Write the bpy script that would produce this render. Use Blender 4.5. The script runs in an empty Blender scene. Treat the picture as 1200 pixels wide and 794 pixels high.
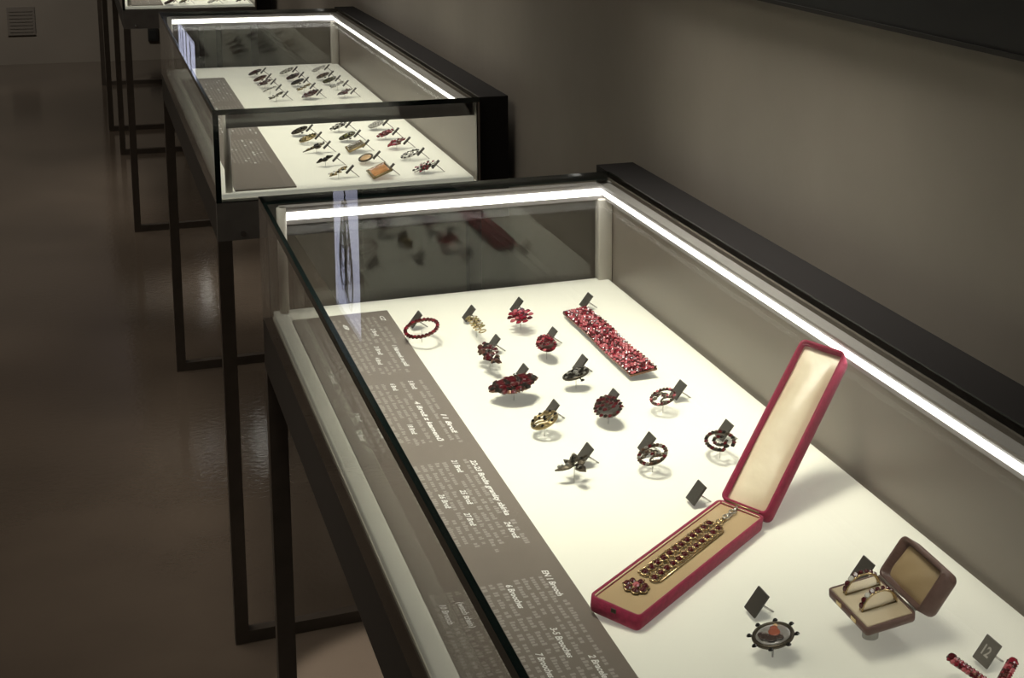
import bpy, bmesh, math, random
from math import sin, cos, pi, radians
from mathutils import Vector, Matrix, Euler

SC = bpy.context.scene
COL = SC.collection
random.seed(7)

PIECES = {
 'ring': ((0.1749, -0.2212, 0.9121),0.0194,0.0478),
 'pendant': ((0.2461, -0.2271, 0.9121),0.0025,0.048),
 'cluster': ((0.3089, -0.2194, 0.9121),0.0101,0.0423),
 'spray': ((0.231, -0.3565, 0.9121),0.0037,0.0482),
 'dome': ((0.3079, -0.344, 0.9121),0.0037,0.0393),
 'wide': ((0.2302, -0.4697, 0.9121),0.0246,0.0367),
 'oval': ((0.31, -0.46, 0.9121),0.0141,0.024),
 'gold': ((0.2322, -0.5887, 0.9121),0.0118,0.0284),
 'round': ((0.3098, -0.5804, 0.9121),0.0078,0.0387),
 'wreath': ((0.3801, -0.5703, 0.9121),0.0082,0.0343),
 'bow': ((0.2251, -0.7192, 0.9121),0.0088,0.0338),
 'oval2': ((0.3094, -0.7242, 0.9121),0.01,0.0297),
 'cres': ((0.3898, -0.7165, 0.9121),0.0045,0.036),
 'cameo': ((0.2707, -1.1039, 0.9121),0.0127,0.0194),
}
TAGS = {
 'ring': (0.1797, -0.1607, 0.9056),
 'pendant': (0.2528, -0.1601, 0.9056),
 'cluster': (0.3236, -0.1472, 0.9056),
 'spray': (0.2515, -0.2947, 0.9056),
 'dome': (0.329, -0.2912, 0.9056),
 'wide': (0.2541, -0.4158, 0.9056),
 'bracelet': (0.4212, -0.1603, 0.9056),
 'oval': (0.3317, -0.4095, 0.9056),
 'gold': (0.253, -0.5458, 0.9056),
 'round': (0.3278, -0.5374, 0.9056),
 'wreath': (0.4119, -0.5386, 0.9056),
 'bow': (0.2486, -0.681, 0.9056),
 'oval2': (0.3204, -0.6771, 0.9056),
 'cres': (0.4129, -0.6747, 0.9056),
 'box': (0.3221, -0.8142, 0.9056),
 'cameo': (0.2864, -1.0382, 0.9056),
 'ringbox': (0.3982, -1.0222, 0.9056),
 'vneck': (0.4255, -1.1826, 0.9056),
}
BCOL0 = [(0.234, 2.1781, 0.9051), (0.2348, 2.0643, 0.9051), (0.2356, 1.971, 0.9051), (0.2361, 1.867, 0.9051), (0.2381, 1.7536, 0.9051), (0.2281, 1.2709, 0.9051), (0.2328, 1.1752, 0.9051), (0.2344, 1.0657, 0.9051), (0.2315, 0.9284, 0.9051), (0.2378, 0.8066, 0.9051)]
BCOL1 = [(0.3184, 2.1785, 0.9051), (0.3207, 2.0706, 0.9051), (0.3201, 1.9762, 0.9051), (0.3217, 1.8701, 0.9051), (0.3223, 1.7609, 0.9051), (0.3166, 1.2911, 0.9051), (0.3157, 1.1735, 0.9051), (0.3123, 1.0542, 0.9051), (0.3119, 0.928, 0.9051), (0.3147, 0.7968, 0.9051)]
BCOL2 = [(0.408, 2.1949, 0.9051), (0.3995, 2.0683, 0.9051), (0.4042, 1.9821, 0.9051), (0.4093, 1.8883, 0.9051), (0.4067, 1.7574, 0.9051), (0.4003, 1.2918, 0.9051), (0.3986, 1.1724, 0.9051), (0.4003, 1.0592, 0.9051), (0.4032, 0.9337, 0.9051), (0.4041, 0.8, 0.9051)]
CPTS = [(0.1272, 4.0713, 0.9051), (0.1819, 4.1926, 0.9051), (0.2871, 4.1184, 0.9051), (0.348, 4.2252, 0.9051), (0.3915, 4.0447, 0.9051), (0.2454, 4.3181, 0.9051)]
HEADINGS = [
 ('CZ', 0.1443, -0.0995, 0.0244),
 ('8', 0.0914, -0.1197, 0.0273),
 ('2 Brož', 0.1232, -0.1514, 0.0342),
 ('1 Náramek na paži', 0.1365, -0.2280, 0.0878),
 ('3 Brož', 0.1141, -0.2252, 0.0369),
 ('4 Brož', 0.1069, -0.2699, 0.0290),
 ('6 Brož', 0.1065, -0.3704, 0.0263),
 ('5 Brož', 0.1286, -0.3680, 0.0316),
 ('11 Brož', 0.1410, -0.4869, 0.0648),
 ('4 Brož z kamenů', 0.1210, -0.4385, 0.1295),
 ('18 Brož', 0.0990, -0.5065, 0.0321),
 ('21 Brož', 0.1217, -0.6235, 0.0348),
 ('22-23 Brože granáty sbírka', 0.1400, -0.6308, 0.1437),
 ('25 Brož', 0.1122, -0.7006, 0.0369),
 ('26 Brož', 0.0901, -0.7027, 0.0363),
 ('27 Brož', 0.1034, -0.7546, 0.0312),
 ('24 Brož', 0.1345, -0.7875, 0.0389),
 ('EN 1 Brooch', 0.1396, -0.8966, 0.0509),
 ('6 Brooches', 0.1026, -0.9107, 0.0452),
 ('3-5 Brooches', 0.1173, -0.9964, 0.0512),
 ('7 Brooches', 0.0946, -1.0308, 0.0398),
 ('2 Bracelet', 0.1333, -1.0496, 0.0412),
 ('(watch chain)', 0.0560, -0.9245, 0.0470),
 ('10 Brooch', 0.0408, -0.9231, 0.0365),
 ('9 Brož', 0.0502, -0.4512, 0.0282),
 ('8 Brož', 0.0658, -0.5069, 0.0312),
 ('12 Brož', 0.0431, -0.5033, 0.0339),
 ('7 Brož', 0.0433, -0.2993, 0.0487),
]
RED_BOX = dict(zip(("x","y","z","yaw","pitch","roll","L","w","a","h","hl","Ll"),(0.3483, -0.8747, 0.9108, 0.6493, -0.0, 0.1211, 0.2236, 0.0521, 2.4134, 0.013, 0.015, 0.1993)))
RING_BOX = dict(zip(("x","y","z","yaw","pitch","roll","L","w","a","h","hl","Ll"),(0.3814, -1.1099, 0.9296, 0.034, 0.0608, 0.0771, 0.0479, 0.0644, 2.2544, 0.0062, 0.0179, 0.0407)))

# ------------------------------------------------------------------ constants (metres)
FRAME_Z = 0.88            # top of the metal frame
DECK_Z = 0.8931           # display surface
TOP_Z = 1.0542            # top of the glass
GL = 0.010                # glass thickness
WALL_X0, WALL_K = 0.577, 0.0115   # the right wall: x = X0 - K*y


# ------------------------------------------------------------------ materials
MATS = {}


def new_mat(name):
    m = bpy.data.materials.new(name)
    m.use_nodes = True
    nt = m.node_tree
    nt.nodes.clear()
    out = nt.nodes.new('ShaderNodeOutputMaterial')
    MATS[name] = m
    return m, nt, out


def principled(name, col, rough=0.5, metal=0.0, spec=0.5, noise=0.0, nscale=20.0, bump=0.0, bscale=60.0,
               coat=0.0, rough_var=0.0, trans=0.0, ior=1.5, sheen=0.0, col2=None):
    m, nt, out = new_mat(name)
    b = nt.nodes.new('ShaderNodeBsdfPrincipled')
    nt.links.new(b.outputs[0], out.inputs[0])
    b.inputs['Base Color'].default_value = (*col, 1)
    b.inputs['Roughness'].default_value = rough
    b.inputs['Metallic'].default_value = metal
    b.inputs['Specular IOR Level'].default_value = spec
    b.inputs['Coat Weight'].default_value = coat
    b.inputs['Coat Roughness'].default_value = 0.08
    b.inputs['Transmission Weight'].default_value = trans
    b.inputs['IOR'].default_value = ior
    if sheen:
        b.inputs['Sheen Weight'].default_value = sheen
        b.inputs['Sheen Roughness'].default_value = 0.4
    tc = nt.nodes.new('ShaderNodeTexCoord')
    if noise:
        n = nt.nodes.new('ShaderNodeTexNoise')
        n.inputs['Scale'].default_value = nscale
        n.inputs['Detail'].default_value = 6
        nt.links.new(tc.outputs['Object'], n.inputs['Vector'])
        mx = nt.nodes.new('ShaderNodeMix')
        mx.data_type = 'RGBA'
        c2 = col2 if col2 else tuple(c * (1 - noise) for c in col)
        mx.inputs['A'].default_value = (*(tuple(min(1, c * (1 + noise)) for c in col) if not col2 else col), 1)
        mx.inputs['B'].default_value = (*c2, 1)
        rp = nt.nodes.new('ShaderNodeMapRange')
        rp.inputs['From Min'].default_value = 0.3
        rp.inputs['From Max'].default_value = 0.7
        nt.links.new(n.outputs[0], rp.inputs[0])
        nt.links.new(rp.outputs[0], mx.inputs['Factor'])
        nt.links.new(mx.outputs['Result'], b.inputs['Base Color'])
        if rough_var:
            r2 = nt.nodes.new('ShaderNodeMapRange')
            r2.inputs['From Min'].default_value = 0.3
            r2.inputs['From Max'].default_value = 0.7
            r2.inputs['To Min'].default_value = max(0.02, rough - rough_var)
            r2.inputs['To Max'].default_value = rough + rough_var
            nt.links.new(n.outputs[0], r2.inputs[0])
            nt.links.new(r2.outputs[0], b.inputs['Roughness'])
    if bump:
        n2 = nt.nodes.new('ShaderNodeTexNoise')
        n2.inputs['Scale'].default_value = bscale
        n2.inputs['Detail'].default_value = 4
        nt.links.new(tc.outputs['Object'], n2.inputs['Vector'])
        bp = nt.nodes.new('ShaderNodeBump')
        bp.inputs['Strength'].default_value = bump
        bp.inputs['Distance'].default_value = 0.004
        nt.links.new(n2.outputs[0], bp.inputs['Height'])
        nt.links.new(bp.outputs[0], b.inputs['Normal'])
    return m


def emission(name, col, strength):
    m, nt, out = new_mat(name)
    e = nt.nodes.new('ShaderNodeEmission')
    e.inputs[0].default_value = (*col, 1)
    e.inputs[1].default_value = strength
    nt.links.new(e.outputs[0], out.inputs[0])
    return m


def glass_mat(name, grazing, tint=(0.965, 0.98, 0.97)):
    # clear pane: see-through plus a mirror reflection that grows at grazing angles
    m, nt, out = new_mat(name)
    tr = nt.nodes.new('ShaderNodeBsdfTransparent')
    tr.inputs[0].default_value = (*tint, 1)
    gl = nt.nodes.new('ShaderNodeBsdfGlossy')
    gl.inputs['Roughness'].default_value = 0.0
    gl.inputs['Color'].default_value = (1, 1, 1, 1)
    lw = nt.nodes.new('ShaderNodeLayerWeight')
    lw.inputs['Blend'].default_value = 0.5
    pw = nt.nodes.new('ShaderNodeMath'); pw.operation = 'POWER'
    pw.inputs[1].default_value = 5
    nt.links.new(lw.outputs['Facing'], pw.inputs[0])
    ma = nt.nodes.new('ShaderNodeMath'); ma.operation = 'MULTIPLY_ADD'
    ma.inputs[1].default_value = grazing
    ma.inputs[2].default_value = 0.04
    nt.links.new(pw.outputs[0], ma.inputs[0])
    mx = nt.nodes.new('ShaderNodeMixShader')
    nt.links.new(ma.outputs[0], mx.inputs[0])
    nt.links.new(tr.outputs[0], mx.inputs[1])
    nt.links.new(gl.outputs[0], mx.inputs[2])
    nt.links.new(mx.outputs[0], out.inputs[0])
    return m


principled('floor', (0.085, 0.067, 0.052), 0.10, spec=0.9, noise=0.22, nscale=1.6, bump=0.10, bscale=60, rough_var=0.04)
principled('wall', (0.245, 0.222, 0.190), 0.62, noise=0.10, nscale=3.0, bump=0.15, bscale=25)
principled('wall_far', (0.20, 0.175, 0.145), 0.7, noise=0.08, nscale=2.0)
principled('ceiling', (0.03, 0.028, 0.026), 0.9)
principled('black_frieze', (0.012, 0.013, 0.013), 0.5)
principled('vent', (0.145, 0.127, 0.107), 0.7)
principled('dark_plastic', (0.012, 0.011, 0.010), 0.5)
principled('frame_metal', (0.055, 0.044, 0.035), 0.42, metal=0.1, noise=0.15, nscale=30)
principled('apron_lit', (0.13, 0.122, 0.112), 0.45, metal=0.1, noise=0.12, nscale=30)  # near apron face: light spilling from the next case put into a lighter colour
principled('channel_metal', (0.30, 0.28, 0.275), 0.5)
principled('apron_shaded', (0.016, 0.014, 0.012), 0.5, spec=0.3)  # other apron faces: colour darkened to counter the fill light
principled('pin_clear', (0.62, 0.60, 0.54), 0.35)
principled('post_white', (0.55, 0.52, 0.47), 0.45)
principled('deck_white', (0.74, 0.725, 0.63), 0.75, noise=0.02, nscale=6)
principled('back_panel', (0.22, 0.188, 0.162), 0.38, spec=0.4, noise=0.05, nscale=5)
principled('housing', (0.013, 0.012, 0.012), 0.8, spec=0.2)
principled('glass_edge', (0.006, 0.012, 0.011), 0.12, coat=0.3)
principled('seal', (0.006, 0.008, 0.008), 0.35)
_m = principled('deck_glow', (0.70, 0.685, 0.59), 0.75, noise=0.02, nscale=6)   # glow added to the deck surface to weaken shadows; backlight assumed
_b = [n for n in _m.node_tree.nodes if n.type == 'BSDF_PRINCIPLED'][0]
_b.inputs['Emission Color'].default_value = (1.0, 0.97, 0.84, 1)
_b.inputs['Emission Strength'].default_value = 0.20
glass_mat('glass', 0.90)
glass_mat('glass_top', 0.28)
emission('led', (1.0, 0.955, 0.89), 6.0)
principled('text_board', (0.178, 0.150, 0.126), 0.5, noise=0.03, nscale=40)
principled('text_white', (0.80, 0.79, 0.76), 0.6)
principled('text_grey', (0.33, 0.30, 0.27), 0.6)
principled('tag_grey', (0.052, 0.047, 0.040), 0.42)
principled('tag_light', (0.15, 0.138, 0.118), 0.5)
principled('tag_text', (0.50, 0.47, 0.42), 0.6)
principled('steel', (0.55, 0.54, 0.52), 0.25, metal=1.0)
principled('gold', (0.60, 0.46, 0.26), 0.25, metal=1.0)
principled('old_gold', (0.34, 0.26, 0.13), 0.35, metal=0.9)
principled('dark_metal', (0.085, 0.07, 0.05), 0.38, metal=0.8)
principled('silver', (0.52, 0.50, 0.46), 0.3, metal=0.9)
principled('tombac', (0.16, 0.085, 0.055), 0.35, metal=0.85)
principled('garnet', (0.085, 0.008, 0.012), 0.06, coat=0.6, spec=0.7)
principled('garnet_red', (0.27, 0.016, 0.034), 0.07, coat=0.8, spec=0.8)
principled('garnet_pink', (0.52, 0.13, 0.15), 0.08, coat=0.8, spec=0.8)
principled('onyx', (0.018, 0.016, 0.013), 0.10, coat=0.5)
principled('olive_stone', (0.16, 0.16, 0.06), 0.12, coat=0.6)
principled('clear_stone', (0.62, 0.60, 0.54), 0.08, coat=0.8)
principled('smoky_stone', (0.16, 0.13, 0.085), 0.18, coat=0.4)
principled('amber', (0.58, 0.27, 0.10), 0.25, coat=0.4, noise=0.3, nscale=60)
principled('pale_amber', (0.70, 0.46, 0.25), 0.22, coat=0.5)
principled('cameo_white', (0.30, 0.28, 0.26), 0.16, coat=0.6, noise=0.25, nscale=90)
principled('enamel_red', (0.34, 0.09, 0.05), 0.25, coat=0.4)
principled('enamel_brown', (0.06, 0.04, 0.035), 0.25, coat=0.4)
principled('velvet', (0.26, 0.008, 0.045), 0.8, sheen=0.25, noise=0.18, nscale=220, bump=0.2, bscale=700)
principled('satin', (0.47, 0.34, 0.19), 0.42, spec=0.5, noise=0.10, nscale=9, bump=0.25, bscale=28)
principled('satin_pale', (0.84, 0.74, 0.55), 0.36, spec=0.5, noise=0.22, nscale=9, bump=0.35, bscale=26, col2=(0.50, 0.38, 0.24))  # noise towards brown puts the shade of folds into the colour
principled('leather', (0.145, 0.080, 0.066), 0.42, noise=0.15, nscale=60, bump=0.2, bscale=400)
principled('leather_dark', (0.035, 0.022, 0.018), 0.4)
principled('piping', (0.70, 0.56, 0.36), 0.5)
principled('acrylic', (0.55, 0.54, 0.50), 0.2)
emission('screen', (0.74, 0.76, 1.0), 1.7)
principled('screen_ink', (0.03, 0.03, 0.035), 0.7)


# ------------------------------------------------------------------ mesh helper
class MB:
    def __init__(self):
        self.v = []; self.f = []; self.m = []; self.mats = []; self.smooth = []

    def mi(self, mat):
        if mat not in self.mats:
            self.mats.append(mat)
        return self.mats.index(mat)

    def add(self, verts, faces, mat, smooth=False):
        o = len(self.v); k = self.mi(mat)
        self.v += [tuple(x) for x in verts]
        for f in faces:
            self.f.append([i + o for i in f]); self.m.append(k); self.smooth.append(smooth)

    def box(self, lo, hi, mat, M=None):
        x0, y0, z0 = lo; x1, y1, z1 = hi
        vs = [Vector(p) for p in ((x0, y0, z0), (x1, y0, z0), (x1, y1, z0), (x0, y1, z0),
                                  (x0, y0, z1), (x1, y0, z1), (x1, y1, z1), (x0, y1, z1))]
        if M is not None:
            vs = [M @ p for p in vs]
        self.add(vs, [(3, 2, 1, 0), (4, 5, 6, 7), (0, 1, 5, 4), (1, 2, 6, 5), (2, 3, 7, 6), (3, 0, 4, 7)], mat)

    def bevel_box(self, lo, hi, mat, bev=0.002, segs=2, M=None, smooth=True):
        bm = bmesh.new()
        bmesh.ops.create_cube(bm, size=1)
        c = [(a + b) / 2 for a, b in zip(lo, hi)]; s = [b - a for a, b in zip(lo, hi)]
        for p in bm.verts:
            p.co = Vector((c[i] + p.co[i] * s[i] for i in range(3)))
        bmesh.ops.bevel(bm, geom=bm.edges[:], offset=bev, segments=segs, profile=0.6, affect='EDGES')
        self.bm(bm, mat, M, smooth)

    def bm(self, bm, mat, M=None, smooth=False):
        bm.verts.ensure_lookup_table()
        vs = [(M @ p.co if M is not None else p.co.copy()) for p in bm.verts]
        for i, p in enumerate(bm.verts):
            p.index = i
        self.add(vs, [[p.index for p in f.verts] for f in bm.faces], mat, smooth)
        bm.free()

    def tube(self, pts, r, mat, seg=8, closed=False, smooth=True, caps=True):
        pts = [Vector(p) for p in pts]; n = len(pts)
        rs = r if isinstance(r, (list, tuple)) else [r] * n
        rings = []; ref = None
        for i, p in enumerate(pts):
            a = pts[(i - 1) % n] if (closed or i > 0) else pts[i]
            b = pts[(i + 1) % n] if (closed or i < n - 1) else pts[i]
            t = (b - a).normalized()
            if ref is None:
                ref = Vector((0, 0, 1)) if abs(t.z) < 0.9 else Vector((1, 0, 0))
            u = (ref - t * ref.dot(t))
            if u.length < 1e-6:
                u = t.orthogonal()
            u.normalize(); w = t.cross(u); ref = u
            rings.append([p + (u * cos(2 * pi * k / seg) + w * sin(2 * pi * k / seg)) * rs[i] for k in range(seg)])
        vs = [p for q in rings for p in q]; fs = []
        for i in range(n if closed else n - 1):
            j = (i + 1) % n
            for k in range(seg):
                l = (k + 1) % seg
                fs.append((i * seg + k, i * seg + l, j * seg + l, j * seg + k))
        if caps and not closed:
            fs.append(tuple(range(seg))[::-1]); fs.append(tuple((n - 1) * seg + k for k in range(seg)))
        self.add(vs, fs, mat, smooth)

    def gem(self, c, r, n, mat, h=0.55, sides=8, sx=1.0, ax=None):
        # a faceted stone: flat table, crown facets, girdle, pointed back
        c = Vector(c); n = Vector(n).normalized()
        u = Vector(ax) if ax is not None else n.orthogonal()
        u = (u - n * u.dot(n)).normalized(); w = n.cross(u)
        vs = []
        for k in range(sides):
            a = 2 * pi * k / sides
            vs.append(c + (u * cos(a) * sx + w * sin(a)) * r)
        for k in range(sides):
            a = 2 * pi * (k + 0.5) / sides
            vs.append(c + (u * cos(a) * sx + w * sin(a)) * r * 0.58 + n * r * h)
        vs.append(c - n * r * 0.5)
        fs = [tuple(sides + k for k in range(sides))]
        for k in range(sides):
            l = (k + 1) % sides
            fs.append((k, l, sides + k)); fs.append((l, sides + l, sides + k)); fs.append((l, k, 2 * sides))
        self.add(vs, fs, mat)

    def ball(self, c, r, mat, M=None, sub=2, scale=(1, 1, 1)):
        bm = bmesh.new()
        bmesh.ops.create_icosphere(bm, subdivisions=sub, radius=1)
        R = (M if M is not None else Matrix.Identity(3))
        c = Vector(c)
        vs = [c + R @ Vector((p.co.x * scale[0] * r, p.co.y * scale[1] * r, p.co.z * scale[2] * r)) for p in bm.verts]
        for i, p in enumerate(bm.verts):
            p.index = i
        self.add(vs, [[p.index for p in f.verts] for f in bm.faces], mat, True)
        bm.free()

    def build(self, name, parent=None, loc=None):
        me = bpy.data.meshes.new(name)
        me.from_pydata(self.v, [], self.f)
        for mt in self.mats:
            me.materials.append(MATS[mt])
        for p, k, s in zip(me.polygons, self.m, self.smooth):
            p.material_index = k; p.use_smooth = s
        bm = bmesh.new(); bm.from_mesh(me)
        bmesh.ops.recalc_face_normals(bm, faces=bm.faces[:])
        bm.to_mesh(me); bm.free()
        o = bpy.data.objects.new(name, me)
        COL.objects.link(o)
        if parent is not None:
            o.parent = parent
        if loc is not None:
            o.location = loc
        return o


def thing(name, label, cat, loc=(0, 0, 0), rot=(0, 0, 0), group=None):
    o = bpy.data.objects.new(name, None)
    o.empty_display_size = 0.02
    COL.objects.link(o)
    o.location = loc; o.rotation_euler = rot
    o['label'] = label; o['category'] = cat
    if group:
        o['group'] = group
    return o


def tag(o, label, cat, group=None):
    o['label'] = label; o['category'] = cat
    if group:
        o['group'] = group
    return o


def struct(o, label=None):
    o['kind'] = 'structure'
    if label:
        o['label'] = label
    return o


def text_mesh(body, size, shear=0.0):
    cu = bpy.data.curves.new('lettering', 'FONT')
    cu.body = body; cu.size = size; cu.shear = shear; cu.resolution_u = 2; cu.offset = size * 0.025
    o = bpy.data.objects.new('lettering', cu)
    COL.objects.link(o)
    bpy.context.view_layer.update()
    dg = bpy.context.evaluated_depsgraph_get()
    me = bpy.data.meshes.new_from_object(o.evaluated_get(dg))
    vs = [v.co.copy() for v in me.vertices]; fs = [list(p.vertices) for p in me.polygons]
    bpy.data.objects.remove(o); bpy.data.curves.remove(cu); bpy.data.meshes.remove(me)
    return vs, fs


# ------------------------------------------------------------------ room
def build_room():
    m = MB(); m.box((-4.2, -5.2, -0.1), (1.0, 9.4, 0), 'floor'); struct(m.build('floor'))
    m = MB(); m.box((-4.2, -5.2, 3.3), (1.0, 9.4, 3.4), 'ceiling'); struct(m.build('ceiling'))
    m = MB(); m.box((-4.2, 9.12, 0), (1.0, 9.3, 3.3), 'wall_far'); struct(m.build('wall_far'))
    m = MB(); m.box((-4.2, -5.2, 0), (-4.0, 9.12, 3.3), 'wall_far'); struct(m.build('wall_left'))
    m = MB(); m.box((-4.0, -5.2, 0), (0.63, -5.0, 3.3), 'wall_far'); struct(m.build('wall_near'))
    ang = math.atan(WALL_K)
    m = MB(); m.box((0, -5.2, 0), (0.2, 9.3, 3.3), 'wall')
    w = struct(m.build('wall_right', loc=(WALL_X0, 0, 0))); w.rotation_euler = (0, 0, ang)
    # the black band that starts above the plaster
    m = MB(); m.box((-0.012, -4.98, 1.357), (0.0, 9.1, 3.29), 'black_frieze')
    m.box((-0.014, -4.98, 1.353), (0.0, 9.1, 1.358), 'dark_plastic')
    t = struct(m.build('trim_1', loc=(WALL_X0, 0, 0))); t.rotation_euler = (0, 0, ang)

    def lit_panel(y0, y1, z0, z1, label, seed):
        rnd = random.Random(seed)
        e = thing('light_panel', label, 'lit panel', (WALL_X0 - WALL_K * (y0 + y1) / 2 - 0.012, (y0 + y1) / 2, z0), (0, 0, ang),
                  'backlit panels on the black wall band')
        h = (y1 - y0) / 2; H = z1 - z0
        f = MB(); f.box((-0.012, -h - 0.006, -0.006), (0, h + 0.006, H + 0.006), 'dark_plastic'); f.build('frame', e)
        s = MB(); s.box((-0.014, -h, 0), (-0.011, h, H), 'screen'); s.build('screen', e)
        k = MB()
        pts = []
        for i in range(60):
            t_ = i / 59
            amp = h * (0.03 + 0.14 * t_ * t_)
            pts.append((-0.017, -0.05 * h + amp * sin(t_ * 34 + rnd.random() * 1.2), H * (0.02 + 0.86 * t_)))
        k.tube(pts, h * 0.012, 'screen_ink', 5)
        for i in range(9):
            t_ = 0.42 + 0.05 * i; sg = 1 if i % 2 else -1; r_ = h * (0.10 + 0.02 * i)
            k.tube([(-0.0155, sg * h * (0.12 + 0.02 * i) + r_ * cos(q * pi / 5), H * t_ * 0.88 + 1.8 * r_ * sin(q * pi / 5)) for q in range(10)], h * 0.014, 'screen_ink', 5, closed=True)
        k.build('ornament', e)
    lit_panel(2.345, 2.765, 1.50, 2.05, 'bluish backlit panel on the black wall band above the second display case', 3)
    lit_panel(7.80, 8.38, 1.83, 2.50, 'bluish backlit panel on the black wall band, first of three over the far case', 4)
    lit_panel(8.47, 8.84, 1.83, 2.50, 'bluish backlit panel on the black wall band, middle of three over the far case', 5)
    lit_panel(8.90, 9.06, 1.83, 2.50, 'narrow backlit panel on the black wall band next to the far wall corner', 6)
    # far wall details
    e = thing('wall_vent', 'square grey vent plate low on the far wall beyond the table legs', 'vent', (-0.54, 9.12, 0.295))
    m = MB(); m.box((-0.085, -0.012, -0.095), (0.085, 0, 0.095), 'vent'); m.build('plate', e)
    m = MB()
    for i in range(7):
        z = -0.07 + i * 0.0233
        m.box((-0.07, -0.016, z - 0.005), (0.07, -0.011, z + 0.005), 'vent')
    m.build('louvre', e)
    e = thing('wall_socket', 'small black socket box on the far wall behind the third case', 'socket', (0.285, 9.12, 0.18))
    m = MB(); m.bevel_box((-0.034, -0.02, -0.048), (0.034, 0, 0.048), 'dark_plastic', 0.004); m.build('box', e)
    m = MB(); m.box((-0.02, -0.023, -0.03), (0.02, -0.019, 0.03), 'black_frieze'); m.build('cover', e)


# ------------------------------------------------------------------ display case
def strip_profile(m, mat, prof, axis, a0, a1, M):
    # extrude a closed 2-D profile (s inward, z) from a0 to a1 along the local run direction
    n = len(prof)
    vs = [M @ Vector((s, a0, z)) for s, z in prof] + [M @ Vector((s, a1, z)) for s, z in prof]
    fs = [(i, (i + 1) % n, n + (i + 1) % n, n + i) for i in range(n)]
    fs += [tuple(range(n))[::-1], tuple(range(n, 2 * n))]
    m.add(vs, fs, mat)


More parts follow.
